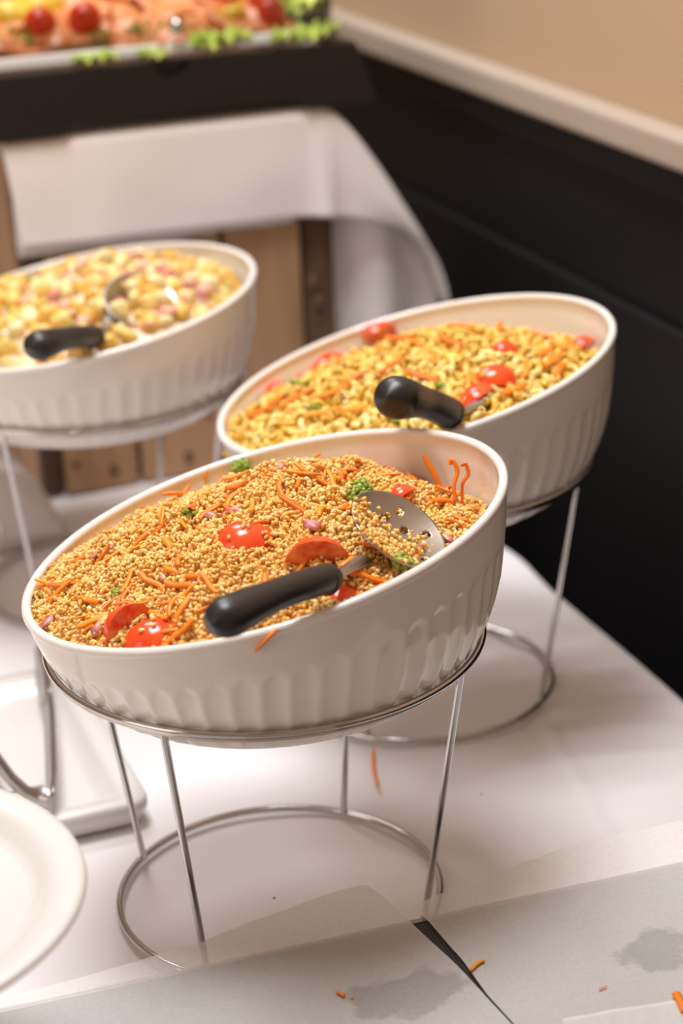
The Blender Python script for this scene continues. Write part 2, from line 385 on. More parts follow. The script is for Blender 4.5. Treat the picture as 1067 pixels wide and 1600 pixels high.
def surf(k):
    x0, y0, az, tl = BOWLS[k]; T = math.tan(tl); ca, sa = math.cos(az), math.sin(az)
    def local(x, y): dx, dy = x - x0, y - y0; return dx * ca + dy * sa, -dx * sa + dy * ca
    def fz(x, y, ext=False):
        u, v = local(x, y); q = math.hypot(u, v) / .1535
        if q > 1 and not ext: return None
        z = RIMZ + T * u
        m_ = max(0.0, 1 - q * q)
        if k == 'bulgur':
            z += -.0085 - .026 * sstep(.03, .14, u) - .012 * sstep(.02, .14, v) + .031 * m_
            z += .008 * nz(u, v, 0, 24) * min(1, 3 * m_) + .005 * nz(u, v, 4, 62) * min(1, 4 * m_)
        elif k == 'pasta':
            z += -.0105 - .020 * sstep(.03, .14, u) - .022 * sstep(.02, .14, v) - .008 * sstep(.0, .14, -u) + .025 * m_
            z += .005 * nz(u, v, 9, 24) * min(1, 3 * m_)
        else:
            z += -.0105 - .014 * sstep(.05, .14, u) - .012 * sstep(.04, .14, v) + .029 * m_
            z += .007 * nz(u, v, 13, 22) * min(1, 3 * m_)
        return z
    fz.ext = fz; fz.centre = (x0, y0)
    return fz
SF = {k: surf(k) for k in BOWLS}
def bed(k, name, m, drop):
    x0, y0, az, tl = BOWLS[k]; rows = []
    for i in range(40):
        q = i / 39 * .150; row = []
        for j in range(96):
            th = 2 * PI * j / 96; x, y = x0 + q * math.cos(th), y0 + q * math.sin(th)
            row.append((x, y, SF[k](x, y) - drop))
        rows.append(row)
    return rows
def samples(k, n, rmax=.1505):
    x0, y0, _, _ = BOWLS[k]; out = []
    q = rmax * np.sqrt(rng.random(n)); th = rng.random(n) * 2 * PI
    for a, b in zip(q, th):
        x, y = x0 + a * math.cos(b), y0 + a * math.sin(b); out.append((x, y, SF[k](x, y)))
    return out

# bulgur grains: far past counting
def bulgur():
    V0, F0 = ICO1; Vs, Fs = [], []; off = 0
    V2, F2 = ICO2
    bedv = MB().grid(bed('bulgur', 'b', None, .004), cv=True)
    for (x, y, z) in samples('bulgur', 16000):
        s = rng.uniform(.0012, .0019)
        sc = np.array([s * rng.uniform(1.1, 1.7), s * rng.uniform(.8, 1.1), s * rng.uniform(.65, 1.0)])
        V = (V0 * sc * (1 + rng.uniform(-.24, .2, size=(len(V0), 1)))) @ rand_rot().T
        Vs.append(V + np.array([x, y, z + rng.uniform(-.0035, .0012)])); Fs.append(F0 + off); off += len(V0)
    o = link('bulgur_grains', np_mesh('bulgur_grains', np.concatenate(Vs), np.concatenate(Fs), M['bulgur']))
    tag(o, 'heap of golden bulgur grains filling the bowl with the slotted spoon', 'bulgur', kind='stuff')
    bo = bedv.build('bulgur_heap', M['bulgur_bed'], o); bo['kind'] = 'stuff'
bulgur()

# carrot shreds -------------------------------------------------------------
def strip_mesh(Ln, W, Tk, bendr, twist, taper=.28, m='carrot', curl=0):
    n = 9; rows = []
    for i in range(n):
        t = i / (n - 1) - .5; a = t * bendr
        if abs(bendr) > 1e-3: x = Ln / bendr * math.sin(a); z = Ln / bendr * (1 - math.cos(a))
        else: x, z = t * Ln, 0
        y = curl * Ln * math.sin(t * 5)
        k = 1 - taper * abs(2 * t) ** 3; tw = twist * t
        row = []
        for (cy_, cz_) in ((-1, -1), (1, -1), (1, 1), (-1, 1)):
            yy, zz = cy_ * W * k / 2, cz_ * Tk * k / 2
            yy, zz = yy * math.cos(tw) - zz * math.sin(tw), yy * math.sin(tw) + zz * math.cos(tw)
            row.append((x - zz * math.sin(a), y + yy, z + zz * math.cos(a)))
        rows.append(row)
    mb = MB().grid(rows, cv=True); mb.add(rows[0], [(0, 1, 2, 3)]); mb.add(rows[-1], [(3, 2, 1, 0)])
    me = mb.mesh('carrot_shred', M[m], True); return me
CARR = [strip_mesh(random.uniform(.016, .030), random.uniform(.0028, .0044), random.uniform(.0016, .0024), random.uniform(-1.0, .9), random.uniform(-1, 1), curl=random.uniform(-.12, .12)) for _ in range(14)]
def surf_normal(fn, x, y):
    e = .006; z0 = fn(x, y)
    if z0 is None: return Vector((0, 0, 1))
    zx = fn(x + e, y); zy = fn(x, y + e)
    zx = z0 if zx is None else zx; zy = z0 if zy is None else zy
    return Vector((-(zx - z0) / e, -(zy - z0) / e, 1)).normalized()
def lay(name, me, p, n, ang, tilt=0, lift=0, scale=1.0):
    q = Vector((0, 0, 1)).rotation_difference(n)
    o = link(name, me); o.rotation_mode = 'QUATERNION'
    o.rotation_quaternion = q @ Matrix.Rotation(ang, 3, 'Z').to_quaternion() @ Matrix.Rotation(tilt, 3, 'Y').to_quaternion()
    o.location = Vector(p) + n * lift; o.scale = (scale,) * 3
    return o
def shred_px(k, u, v, du, dv, me=None, lift=.0024, tilt=0, label=None, group=None):
    """a shred lying on the salad, running from (u,v) towards (u+du, v+dv)"""
    p = at_fn(u, v, SF[k]); q = at_fn(u + du, v + dv, SF[k])
    n = surf_normal(SF[k], p[0], p[1]); dvec = Vector(q - p)
    inv = Vector((0, 0, 1)).rotation_difference(n).inverted(); dl = inv @ dvec
    me = me or random.choice(CARR)
    o = lay('carrot_shred', me, p, n, math.atan2(dl.y, dl.x), tilt, lift)
    return tag(o, label or 'thin orange carrot shred strewn on the ' + DESC[k], 'carrot', group or 'carrot shreds on the ' + DESC[k])
fixed = [(358, 790, 26, -22), (370, 765, 20, -14), (503, 800, 5, -26), (520, 760, 26, 18), (470, 745, 20, 6), (262, 850, 4, 16), (105, 918, 28, -5), (200, 930, 10, -28), (145, 975, 28, -14),
         (285, 918, 34, 8), (250, 965, 20, 4), (310, 905, 24, 6), (395, 800, 8, -24), (440, 770, 6, -22), (545, 880, 26, -10), (570, 905, 20, 4), (600, 800, 28, -6), (640, 750, 16, 14), (665, 735, 10, 22),
         (690, 750, 8, 24), (700, 790, 2, 22), (715, 775, 4, 26), (745, 800, 24, -12), (560, 725, 22, -6), (595, 728, 20, 0), (340, 745, 8, 14), (355, 730, 14, 4), (640, 905, 20, -6), (480, 880, 12, -10), (610, 915, 22, -6), (585, 930, 20, -6)]
for f in fixed: shred_px('bulgur', *f)
for (x, y, z) in samples('bulgur', 120, .142):
    n = surf_normal(SF['bulgur'], x, y)
    o = lay('carrot_shred', random.choice(CARR), (x, y, z), n, random.uniform(0, 2 * PI), random.uniform(-.3, .3), .0018, random.uniform(.6, 1.15))
    tag(o, 'thin orange carrot shred strewn on the bulgur salad', 'carrot', 'carrot shreds on the bulgur salad')
# curled shreds standing up by the back of the bowl
def curl(pts_px, base_k, wid, label):
    p0 = at_fn(pts_px[0][0], pts_px[0][1], SF[base_k]); dpt = (p0 - CAM) @ RM[:, 2]; pts = []
    for (u, v) in pts_px: pts.append(CAM + ray(u, v) * dpt)
    sm = []
    for i in range(len(pts) - 1):
        for t in np.linspace(0, 1, 5)[:-1]: sm.append(pts[i] * (1 - t) + pts[i + 1] * t)
    sm.append(pts[-1]); sm = [sm[0]] + [(sm[i - 1] + 2 * sm[i] + sm[i + 1]) / 4 for i in range(1, len(sm) - 1)] + [sm[-1]]
    o = MB().tube(sm, [wid * (.5 + .5 * math.sin(PI * (i + 1) / (len(sm) + 1))) for i in range(len(sm))], 6, flat=.6).build('carrot_shred', M['carrot'])
    return tag(o, label, 'carrot')
curl([(712, 792), (708, 760), (716, 735), (706, 716), (702, 726)], 'bulgur', .0022, 'hook-ended carrot shred standing up beside the steel spoon bowl')
curl([(722, 790), (722, 755), (733, 740), (728, 724), (720, 728)], 'bulgur', .0020, 'looped carrot shred standing at the bare inside wall of the bulgur bowl')
curl([(690, 765), (676, 735), (662, 712)], 'bulgur', .0030, 'straight thick carrot shred poking up behind the spoon')
curl([(322, 756), (320, 742), (326, 730)], 'bulgur', .0016, 'short wavy carrot shred poking up at the far edge of the bulgur')
curl([(80, 918), (66, 908), (54, 905)], 'bulgur', .0018, 'carrot shred leaning on the low end of the bulgur bowl rim')

# tomato, broccoli, onion pieces -------------------------------------------
def wedge(R, ang, jit=0.05):
    """wedge of a tomato: skin outside, flesh on the cut faces"""
    n, m_ = 12, 9; P = []
    for i in range(n):
        la = -PI / 2 * .98 + PI * .98 * i / (n - 1); row = []
        for j in range(m_):
            lo = -ang / 2 + ang * j / (m_ - 1)
            rr = R * (1 + jit * nz(i * .4, j * .4, R * 1000)); row.append((rr * math.cos(la) * math.cos(lo) - R * .55, rr * math.cos(la) * math.sin(lo), rr * math.sin(la) * 1.15))
        P.append(row)
    skin = MB().grid(P); fl = MB(); ax = [(-R * .5, 0, P[i][0][2] * .96) for i in range(n)]
    fl.grid([[ax[i], P[i][0]] for i in range(n)]); fl.grid([[P[i][-1], ax[i]] for i in range(n)])
    return skin.mesh('skin', M['tomato']), fl.mesh('flesh', M['tomato_flesh'])
def tomato_px(k, u, v, R, ang, rot, label, lift=.0, sq=1, grains=0):
    """rot = (yaw, roll about the long axis, pitch): skin side up at roll 0"""
    p = at_fn(u, v, SF[k]); s, f = wedge(R, ang)
    e = empty('tomato_piece', Vector(p) + Vector((0, 0, lift))); e.rotation_mode = 'QUATERNION'
    e.rotation_quaternion = (Matrix.Rotation(rot[0], 3, 'Z') @ Matrix.Rotation(-PI / 2 + rot[2], 3, 'Y') @ Matrix.Rotation(rot[1], 3, 'Z')).to_quaternion()
    e.scale = (1, 1, sq)
    link('skin', s, e); link('flesh', f, e); tag(e, label, 'tomato', 'tomato pieces in the ' + DESC[k])
    if grains:
        V0, F0 = ICO1; Vs, Fs, off = [], [], 0
        for _ in range(grains):
            la, lo = rng.normal(.25, .4), rng.normal(.35, .3) * ang / 2
            c = np.array([R * math.cos(la) * math.cos(lo) - R * .55, R * math.cos(la) * math.sin(lo), R * math.sin(la) * 1.15]) * 1.04
            Vs.append((V0 * rng.uniform(.0012, .0018) * np.array([1.4, 1, .8])) @ rand_rot().T + c); Fs.append(F0 + off); off += len(V0)
        g = link('clinging_grains', np_mesh('clinging_grains', np.concatenate(Vs), np.concatenate(Fs), M['bulgur']), e); g['kind'] = 'stuff'
    return e
tomato_px('bulgur', 388, 846, .0185, 2.3, (-.25, -.25, .15), 'big glossy red tomato wedge topped with grains in the middle of the bulgur', .003, 1, 26)
tomato_px('bulgur', 497, 864, .0175, 1.9, (-.25, .75, .12), 'red tomato wedge between the big wedge and the spoon handle neck', .002, 1, 22)
tomato_px('bulgur', 192, 972, .0165, 1.7, (.35, .95, -.2), 'red tomato chunk with a cut corner near the low rim of the bulgur bowl', .002, .9, 8)
tomato_px('bulgur', 252, 985, .0185, 2.1, (.05, -.35, .1), 'flat red tomato slice against the front rim of the bulgur bowl', -.003, 1.05, 8)
tomato_px('bulgur', 535, 925, .012, 1.8, (.3, -.2, 0), 'small tomato piece under the spoon handle neck in the bulgur', -.002)
tomato_px('bulgur', 628, 772, .010, 1.8, (.8, .2, .2), 'small tomato bit just behind the steel spoon bowl', .002)
def floret(R, stem=True):
    Vs, Fs, off = [], [], 0; V0, F0 = ICO1
    for _ in range(70):
        d_ = rng.normal(size=3); d_ /= np.linalg.norm(d_); d_[2] = abs(d_[2]) * .8 - .1
        c = d_ * R * np.array([1, 1, .75]) * rng.uniform(.7, 1); V = V0 * R * rng.uniform(.17, .27) + c
        Vs.append(V); Fs.append(F0 + off); off += len(V0)
    hd = np_mesh('head', np.concatenate(Vs), np.concatenate(Fs), M['broccoli'])
    st = MB().tube([(0, 0, R * .3), (0, R * .1, -R * .5), (0, R * .2, -R * 1.3)], [R * .5, R * .36, R * .3], 8).mesh('stalk', M['broccoli_stem'])
    return hd, st
def broc_px(k, u, v, R, rot, label, lift=.002):
    p = at_fn(u, v, SF[k]); h, s = floret(R); e = empty('broccoli_floret', Vector(p) + Vector((0, 0, lift))); e.rotation_euler = rot
    link('head', h, e); link('stalk', s, e); tag(e, label, 'broccoli', 'broccoli florets in the ' + DESC[k])
broc_px('bulgur', 563, 786, .0085, (.5, -.5, 0), 'bright green broccoli floret above the slotted spoon', .008)
broc_px('bulgur', 374, 742, .0080, (1.2, .4, .3), 'pale green broccoli floret at the far edge of the bulgur heap', .009)
broc_px('bulgur', 628, 890, .0075, (.3, .5, 0), 'green broccoli floret tucked against the rim below the spoon bowl', .005)
broc_px('bulgur', 187, 930, .0055, (.6, .2, 1), 'small yellow-green broccoli crumb left of the tomato chunk in the bulgur', .000)
broc_px('bulgur', 298, 803, .0055, (.6, .2, 2), 'small broccoli bit half sunk in the bulgur near its far edge', .000)
def flat_piece(name, k, u, v, size, m, label, cat, lift=.001, me=None):
    p = at_fn(u, v, SF[k]); n = surf_normal(SF[k], p[0], p[1])
    V, Fc = blob(size, size * random.uniform(.45, .8), size * .35, .3)
    o = lay(name, np_mesh(name, V, Fc, M[m]), p, n, random.uniform(0, 6), random.uniform(-.3, .3), lift)
    return tag(o, label, cat, cat + ' pieces in the ' + DESC[k])
for (u, v, s) in [(168, 862, .005), (152, 984, .006), (148, 870, .004), (330, 806, .005), (365, 800, .006), (488, 822, .006), (75, 975, .007), (255, 905, .004), (600, 775, .005), (310, 905, .004), (700, 845, .006), (440, 730, .005)]:
    flat_piece('red_onion_piece', 'bulgur', u, v, s, 'onion', 'purple-pink red onion sliver lying in the bulgur', 'onion')
# shred hanging outside the front bowl, shred fallen on the cloth
p = at_z(414, 1000, .232); a = at_z(432, 985, .243); b_ = at_z(399, 1018, .222)
nrm = np.array([CAM[0], CAM[1], 0]); nrm /= np.linalg.norm(nrm)
def on_bowl_front(u, v, off=.002):
    dd = ray(u, v)
    for t in np.arange(1.0, 1.5, .0005):
        q = CAM + dd * t
        if math.hypot(q[0], q[1]) < rp(q[2]) + off: return q
    return q
o = MB().tube([on_bowl_front(u, v) for (u, v) in ((434, 983), (425, 991), (415, 1000), (405, 1011), (399, 1018))], [.0012, .0018, .0019, .0017, .0011], 6, flat=.6).build('carrot_shred', M['carrot'])
tag(o, 'carrot shred stuck outside the bowl below the thick black spoon handle', 'carrot')
o = MB().tube([at_z(u, v, .0042) for (u, v) in ((584, 1168), (583, 1180), (583, 1195), (586, 1212), (592, 1228))], [.0008, .0013, .0015, .0015, .001], 6, flat=.7).build('carrot_shred', M['carrot'])
tag(o, 'lone carrot shred dropped on the tablecloth between two wire stands', 'carrot')
for (u, v, s, lab) in [(428, 1403, .0011, 'tiny brown crumb on the tablecloth inside the base ring of the bulgur stand'), (752, 1241, .0009, 'tiny dark speck on the tablecloth right of the dropped carrot shred')]:
    V, Fc = blob(s, s * .8, s * .7, .3, ICO1); tag(link('crumb', np_mesh('crumb', V, Fc, M['knot']), loc=at_z(u, v, .0008)), lab, 'crumb')

# ------------------------------------------------------------------ macaroni salad
def macaroni(mat_):
    R, rt, ang = .0058, .0028, 2.6; rows = []; rin = []
    for i in range(8):
        a = -ang / 2 + ang * i / 7; c = Vector((R * math.cos(a) - R * .7, R * math.sin(a), 0)); e1 = Vector((math.cos(a), math.sin(a), 0)); e2 = Vector((0, 0, 1))
        rows.append([c + (e1 * math.cos(2 * PI * k / 9) + e2 * math.sin(2 * PI * k / 9)) * rt for k in range(9)])
        rin.append([c + (e1 * math.cos(2 * PI * k / 9) + e2 * math.sin(2 * PI * k / 9)) * rt * .5 for k in range(9)])
    allr = [rin[1], rin[0]] + rows + [rin[-1], rin[-2]]
    return MB().grid(allr, cv=True)
mac = macaroni(None); mac_me = mac.mesh('macaroni', M['pasta']); mac_V = np.array(mac.v); mac_F = np.array(mac.f)
cand = samples('pasta', 5200, .147); chosen = []
for c in cand:
    if all((c[0] - q[0]) ** 2 + (c[1] - q[1]) ** 2 > .0068 ** 2 for q in chosen): chosen.append(c)
chosen.sort(key=lambda q: math.hypot(q[0] - CAM[0], q[1] - CAM[1]))
Vs, Fs, off = [], [], 0
for i, (x, y, z) in enumerate(chosen):
    if i < 300:
        o = link('macaroni', mac_me, loc=(x, y, z + random.uniform(-.001, .0025))); o.rotation_mode = 'QUATERNION'
        qq = Matrix(rand_rot().tolist()).to_quaternion(); o.rotation_quaternion = qq
        tag(o, 'small yellow elbow macaroni in the bowl with the carrot and tomato', 'pasta', 'macaroni in the pasta salad')
for (x, y, z) in [c for c in chosen[300:]] + samples('pasta', 900, .148):
    k_ = .0 if (x, y, z) in chosen else .0045
    V = mac_V @ rand_rot().T + np.array([x, y, z - k_ + random.uniform(-.001, .001)]); Vs.append(V); Fs.append(mac_F + off); off += len(mac_V)
pp = link('macaroni_pile', np_mesh('macaroni_pile', np.concatenate(Vs), np.concatenate(Fs), M['pasta_pile']))
tag(pp, 'deeper layer of yellow macaroni heaped in the bowl beside the dark wall', 'pasta', kind='stuff')
bo = MB().grid(bed('pasta', 'b', None, .009), cv=True).build('macaroni_heap', M['pasta_pile'], pp); bo['kind'] = 'stuff'
CARR2 = [strip_mesh(random.uniform(.022, .040), random.uniform(.004, .0065), .002, random.uniform(-.6, .5), random.uniform(-.8, .8), curl=random.uniform(-.08, .08)) for _ in range(6)]
for f in [(485, 585, -18, 14), (560, 600, 40, -22), (520, 625, 30, -10), (760, 590, 10, 30), (745, 610, 4, 20), (880, 550, -24, 22), (860, 575, -20, 14), (780, 525, 24, -4), (900, 528, 14, 6), (630, 540, 26, 4), (735, 605, -8, 24), (470, 630, -14, 8), (595, 555, 20, 6),
          (800, 620, 20, -10), (680, 570, 8, 24), (840, 535, 16, 6), (610, 585, 24, -10), (540, 570, 26, -12), (650, 545, 14, 16), (820, 590, 22, -12), (705, 545, 20, 8), (870, 590, -16, 12), (450, 625, 22, -12), (510, 655, 24, -6), (720, 520, 18, 4), (850, 560, -22, 20), (660, 600, 22, 8), (420, 650, 16, -6), (560, 650, 30, -4), (790, 510, 16, 8)]:
    shred_px('pasta', *f, me=random.choice(CARR2 if random.random() < .6 else CARR), lift=.0065)
tomato_px('pasta', 580, 540, .020, 1.8, (.9, .4, .75), 'tall red tomato wedge standing at the far edge of the macaroni', .020)
tomato_px('pasta', 776, 596, .0155, 2.0, (-.2, -.3, .1), 'red tomato chunk by the rim next to the black spoon handle in the macaroni', .005)
tomato_px('pasta', 745, 622, .0150, 1.9, (.5, .3, -.1), 'red tomato chunk pressed against the front rim of the macaroni bowl', .004)
tomato_px('pasta', 793, 552, .0105, 2.0, (.3, -.3, .3), 'small dark red tomato chunk in the middle of the macaroni', .005)
tomato_px('pasta', 912, 544, .0120, 1.8, (.8, .2, .3), 'red tomato chunk at the high end of the macaroni bowl', .005)
tomato_px('pasta', 386, 642, .0150, 1.5, (1.2, .6, .5), 'thin red tomato slice at the low end of the macaroni bowl', .011)
tomato_px('pasta', 440, 612, .0110, 1.8, (.6, -.2, .5), 'small red tomato piece near the low end of the macaroni bowl', .008)
tomato_px('pasta', 492, 586, .0185, 1.4, (.2, -.9, -.2), 'orange-red tomato slice lying at the far edge of the macaroni', .010)
broc_px('pasta', 466, 610, .0075, (.6, .2, 1), 'light green broccoli floret near the low end of the macaroni', .004)
broc_px('pasta', 492, 648, .0065, (.9, .4, 2), 'green broccoli bit at the near side of the macaroni', .003)
broc_px('pasta', 622, 660, .0065, (.4, .2, 0), 'green broccoli bit under the black handle of the macaroni spoon', .003)
broc_px('pasta', 690, 610, .0055, (.4, .2, 2), 'small broccoli bit behind the handle of the macaroni spoon', .003)
broc_px('pasta', 790, 515, .0060, (.4, .2, 2), 'dark broccoli bit at the far side of the macaroni', .003)

# ------------------------------------------------------------------ potato salad
def cube_blob(s):
    V, Fc = ICO2; P = np.sign(V) * np.abs(V) ** .42; P = P * np.array([s, s * random.uniform(.7, 1), s * random.uniform(.5, .8)])
    P = P * (1 + .12 * rng.normal(size=(1, 3))); return np_mesh('potato_chunk', P, Fc, M['potato'])
POT = [cube_blob(random.uniform(.006, .0115)) for _ in range(10)]
chosen = []
for c in samples('potato', 2600, .140):
    if all((c[0] - q[0]) ** 2 + (c[1] - q[1]) ** 2 > .0125 ** 2 for q in chosen): chosen.append(c)
for (x, y, z) in chosen:
    if random.random() < .14: continue
    o = link('potato_chunk', random.choice(POT), loc=(x, y, z + random.uniform(-.004, .0035))); o.rotation_euler = [random.uniform(0, 6) for _ in range(3)]
    tag(o, 'yellow potato chunk in the bowl with creamy dressing', 'potato', 'potato chunks in the creamy salad')
rows = bed('potato', 'b', None, .001)
rows = [[(x, y, z + .004 * nz(x, y, 0, 90) + .002 * nz(x, y, 5, 200)) for (x, y, z) in r_] for r_ in rows]
o = MB().grid(rows, cv=True).build('creamy_dressing', M['dressing']); tag(o, 'creamy white dressing between the potato chunks', 'dressing', kind='stuff')
for i, (x, y, z) in enumerate(samples('potato', 120, .138)):
    n = surf_normal(SF['potato'], x, y)
    if i % 3 == 0:
        o = lay('chive_piece', strip_mesh(.007, .0024, .002, .3, 0, m='chive'), (x, y, z), n, random.uniform(0, 6), .1, .008); tag(o, 'chopped green chive on the potato salad', 'chive', 'chives on the potato salad')
    elif i % 3 == 1:
        V, Fc = blob(.0075, .006, .0045, .3); o = lay('ham_cube', np_mesh('ham_cube', V, Fc, M['ham']), (x, y, z), n, 0, 0, .006); tag(o, 'pink ham cube in the potato salad', 'ham', 'ham in the potato salad')
    else:
        o = lay('red_onion_piece', strip_mesh(.012, .003, .0015, .9, .4, m='onion'), (x, y, z), n, random.uniform(0, 6), .1, .008); tag(o, 'purple onion sliver on the potato salad', 'onion', 'onion slivers on the potato salad')

# ------------------------------------------------------------------ serving spoons
def spoon(k, name_label, neck_px, end_px, hl, tip_px, root_px, sa, sb, holes, tc=.35, rise=.005, hr=.0098, contact=.010, filled=True, fl=.9, hole_r=.0029, wide=1.0, bulb=1.22, sink=.003):
    e = empty('serving_spoon'); tag(e, name_label, 'spoon', 'black-handled serving spoons')
    x0, y0, az, tl = BOWLS[k]; T = math.tan(tl)
    def rimplane(x, y): return RIMZ + T * ((x - x0) * math.cos(az) + (y - y0) * math.sin(az)) + contact
    dd = ray(*neck_px); 
    for t in np.arange(.9, 2.6, .0005):
        nk = CAM + dd * t
        if nk[2] < rimplane(nk[0], nk[1]): break
    end = at_dist(end_px[0], end_px[1], nk, hl)
    rt = at_fn(root_px[0], root_px[1], SF[k]); rt[2] += .003; tp = at_fn(tip_px[0], tip_px[1], SF[k])
    # handle: rounded, thicker at its free end
    hd = (end - nk); Lh = np.linalg.norm(hd); hd = hd / Lh; pts, rd = [], []
    for t in np.linspace(0, 1, 26):
        q = nk + hd * Lh * t; pts.append(q + np.array([0, 0, .003 * math.sin(t * PI)]))
        b = .93 + (bulb - .93) * sstep(.45, .9, t)
        rr = hr * b
        if t < .06: rr *= math.sqrt(max(0.0, 1 - ((.06 - t) / .06) ** 2)) * .35 + .65
        if t > .86: rr *= math.sqrt(max(0.0, 1 - ((t - .86) / .14) ** 2))
        rd.append(max(rr, .0004))
    h = MB().tube(pts, rd, 20, flat=fl).build('handle', M['rubber'], e)
    # collar line
    c0 = nk + hd * Lh * .085; MB().tube([c0 - hd * .0008, c0 + hd * .0008], hr * .975, 20, flat=fl).build('collar', M['rubber'], h)
    hz = nk + hd * Lh * .84
    # shank
    s0 = nk + hd * .012; pts = [s0 * (1 - t) ** 2 + 2 * t * (1 - t) * (nk - hd * .012) + rt * t * t for t in np.linspace(0, 1, 9)]
    MB().tube(pts, [.0042, .0042, .0042, .0044, .0046, .0050, .0056, .0062, .0066], 10, flat=.45).build('shank', M['steel'], e)
    # bowl of the spoon: shallow ellipsoidal dish with round holes
    ax = Vector(tp - rt); la = ax.length; ax.normalize(); n = surf_normal(SF[k], *(rt[:2] * .5 + tp[:2] * .5)); n = (n + Vector(-ray(*root_px)).normalized() * tc).normalized()
    n = (n - ax * n.dot(ax)).normalized(); sd = n.cross(ax); ctr = Vector(rt) + ax * sa * .92 + n * rise
    mb = MB(); nr, na = 34, 132; rows = []
    for i in range(nr + 1):
        q = i / nr; row = []
        for j in range(na):
            th = 2 * PI * j / na; a_, b_2 = q * sa * math.cos(th), q * sb * math.sin(th)
            row.append(ctr + ax * a_ + sd * b_2 + n * (.0105 * (q * q - 1)))
        rows.append(row)
    mb.grid(rows, cv=True)
    def inhole(f):
        c = sum((Vector(mb.v[i]) for i in f), Vector()) / len(f) - ctr; a_, b_2 = c.dot(ax), c.dot(sd)
        return any((a_ - ha * sa) ** 2 + (b_2 - hb * sb) ** 2 < hole_r ** 2 for ha, hb in holes)
    mb.f = [f for f in mb.f if not inhole(f)]
    mb.build('spoon_bowl', M['steel'], e, solid=.0011)
    return e, ctr, ax, sd, n, nk, end
HOLES = [(0, 0), (.45, 0), (-.45, 0), (.22, .45), (.22, -.45), (-.22, .45), (-.22, -.45), (.66, .34), (.66, -.34), (0, .75), (0, -.75)]
sp, ctr, ax, sd, n, nk, end = spoon('bulgur', 'slotted steel serving spoon with black handle resting in the bulgur', (522, 901), (330, 977), .118, (695, 795), (567, 882), .0365, .0325, HOLES, hr=.0106, tc=2.0, rise=.014)
# grains lying in the spoon
V0, F0 = ICO1; Vs, Fs, off = [], [], 0
for _ in range(330):
    a_, b_2 = rng.normal(-.45, .30), rng.normal(.10, .42)
    if a_ * a_ + b_2 * b_2 > 1: continue
    q2 = a_ * a_ + b_2 * b_2; c = ctr + ax * a_ * .0365 + sd * b_2 * .0325 + n * (.0105 * (q2 - 1) + rng.uniform(.0012, .0055 * (1 - q2) + .0015))
    s = rng.uniform(.0014, .0021); V = (V0 * s * np.array([rng.uniform(1, 1.4), 1, .85])) @ rand_rot().T
    Vs.append(V + np.array(c)); Fs.append(F0 + off); off += len(V0)
o = link('spooned_bulgur', np_mesh('spooned_bulgur', np.concatenate(Vs), np.concatenate(Fs), M['bulgur'])); tag(o, 'clump of bulgur grains lying in the slotted spoon', 'bulgur', kind='stuff')
spoon('pasta', 'serving spoon with short black handle lying over the rim of the macaroni bowl', (708, 648), (604, 620), .108, (800, 600), (765, 625), .028, .022, HOLES, rise=-.006, hr=.0128, contact=.006, bulb=1.25, fl=.95)
sp, ctr, ax, sd, n, nk, end = spoon('potato', 'steel serving spoon with black handle buried in the potato salad', (152, 525), (48, 545), .104, (262, 462), (172, 500), .034, .030, HOLES, hr=.0112, contact=.008, tc=.9, rise=.0075)
for i in range(11):
    a_, b_2 = random.uniform(-.5, .5), random.uniform(-.5, .5)
    o = link('potato_chunk', random.choice(POT), loc=ctr + ax * a_ * .034 + sd * b_2 * .03 + n * .003); o.rotation_euler = [random.uniform(0, 6) for _ in range(3)]
    tag(o, 'potato chunk heaped on the steel serving spoon', 'potato', 'potato chunks on the spoon')

# ------------------------------------------------------------------ wooden crate
CX0, CX1, CYF, CYB, CH = .022, .356, .813, 1.12, .372
cr = empty('wooden_crate', (0, 0, 0)); tag(cr, 'rough brown wooden crate standing on end under the draped cloth', 'crate')
for (a, b, m_, y) in [(.024, .045, 'wood_dark', .006), (.0475, .126, 'wood', 0), (.131, .2305, 'wood', .001), (.236, .318, 'wood', -.0005), (.3215, .3555, 'wood_dark', .004)]:
    MB().box((a, CYF + y, .001), (b, CYF + y + .012, CH), .0008).build('plank', M[m_], cr, False, .0015)
for x in (CX0, CX1 - .012):
    for (a, b) in ((CYF + .022, CYF + .115), (CYF + .12, CYF + .215), (CYF + .22, CYB)):
        MB().box((x, a, .001), (x + .012, b, CH), .0006).build('plank', M['wood'], cr, False, .0015)
MB().box((CX0 + .013, CYB - .013, .001), (CX1 - .013, CYB, CH)).build('back_board', M['wood_dark'], cr, False, .001)
MB().box((CX0 + .013, CYF + .02, .001), (CX1 - .013, CYB - .014, .013)).build('end_board', M['wood_dark'], cr, False, .001)
MB().box((CX0 + .013, CYF + .02, CH - .013), (CX1 - .013, CYB - .014, CH)).build('end_board', M['wood_dark'], cr, False, .001)
for (u, v, s) in [(178, 735, .005), (118, 725, .004), (295, 715, .005), (350, 715, .004), (330, 650, .003), (490, 440, .007), (500, 470, .006), (112, 690, .003)]:
    q = at_y(u, v, CYF - .0005); V, Fc = blob(s, .001, s * 1.2, .3); link('knot', np_mesh('knot', V, Fc, M['knot']), cr, loc=q)

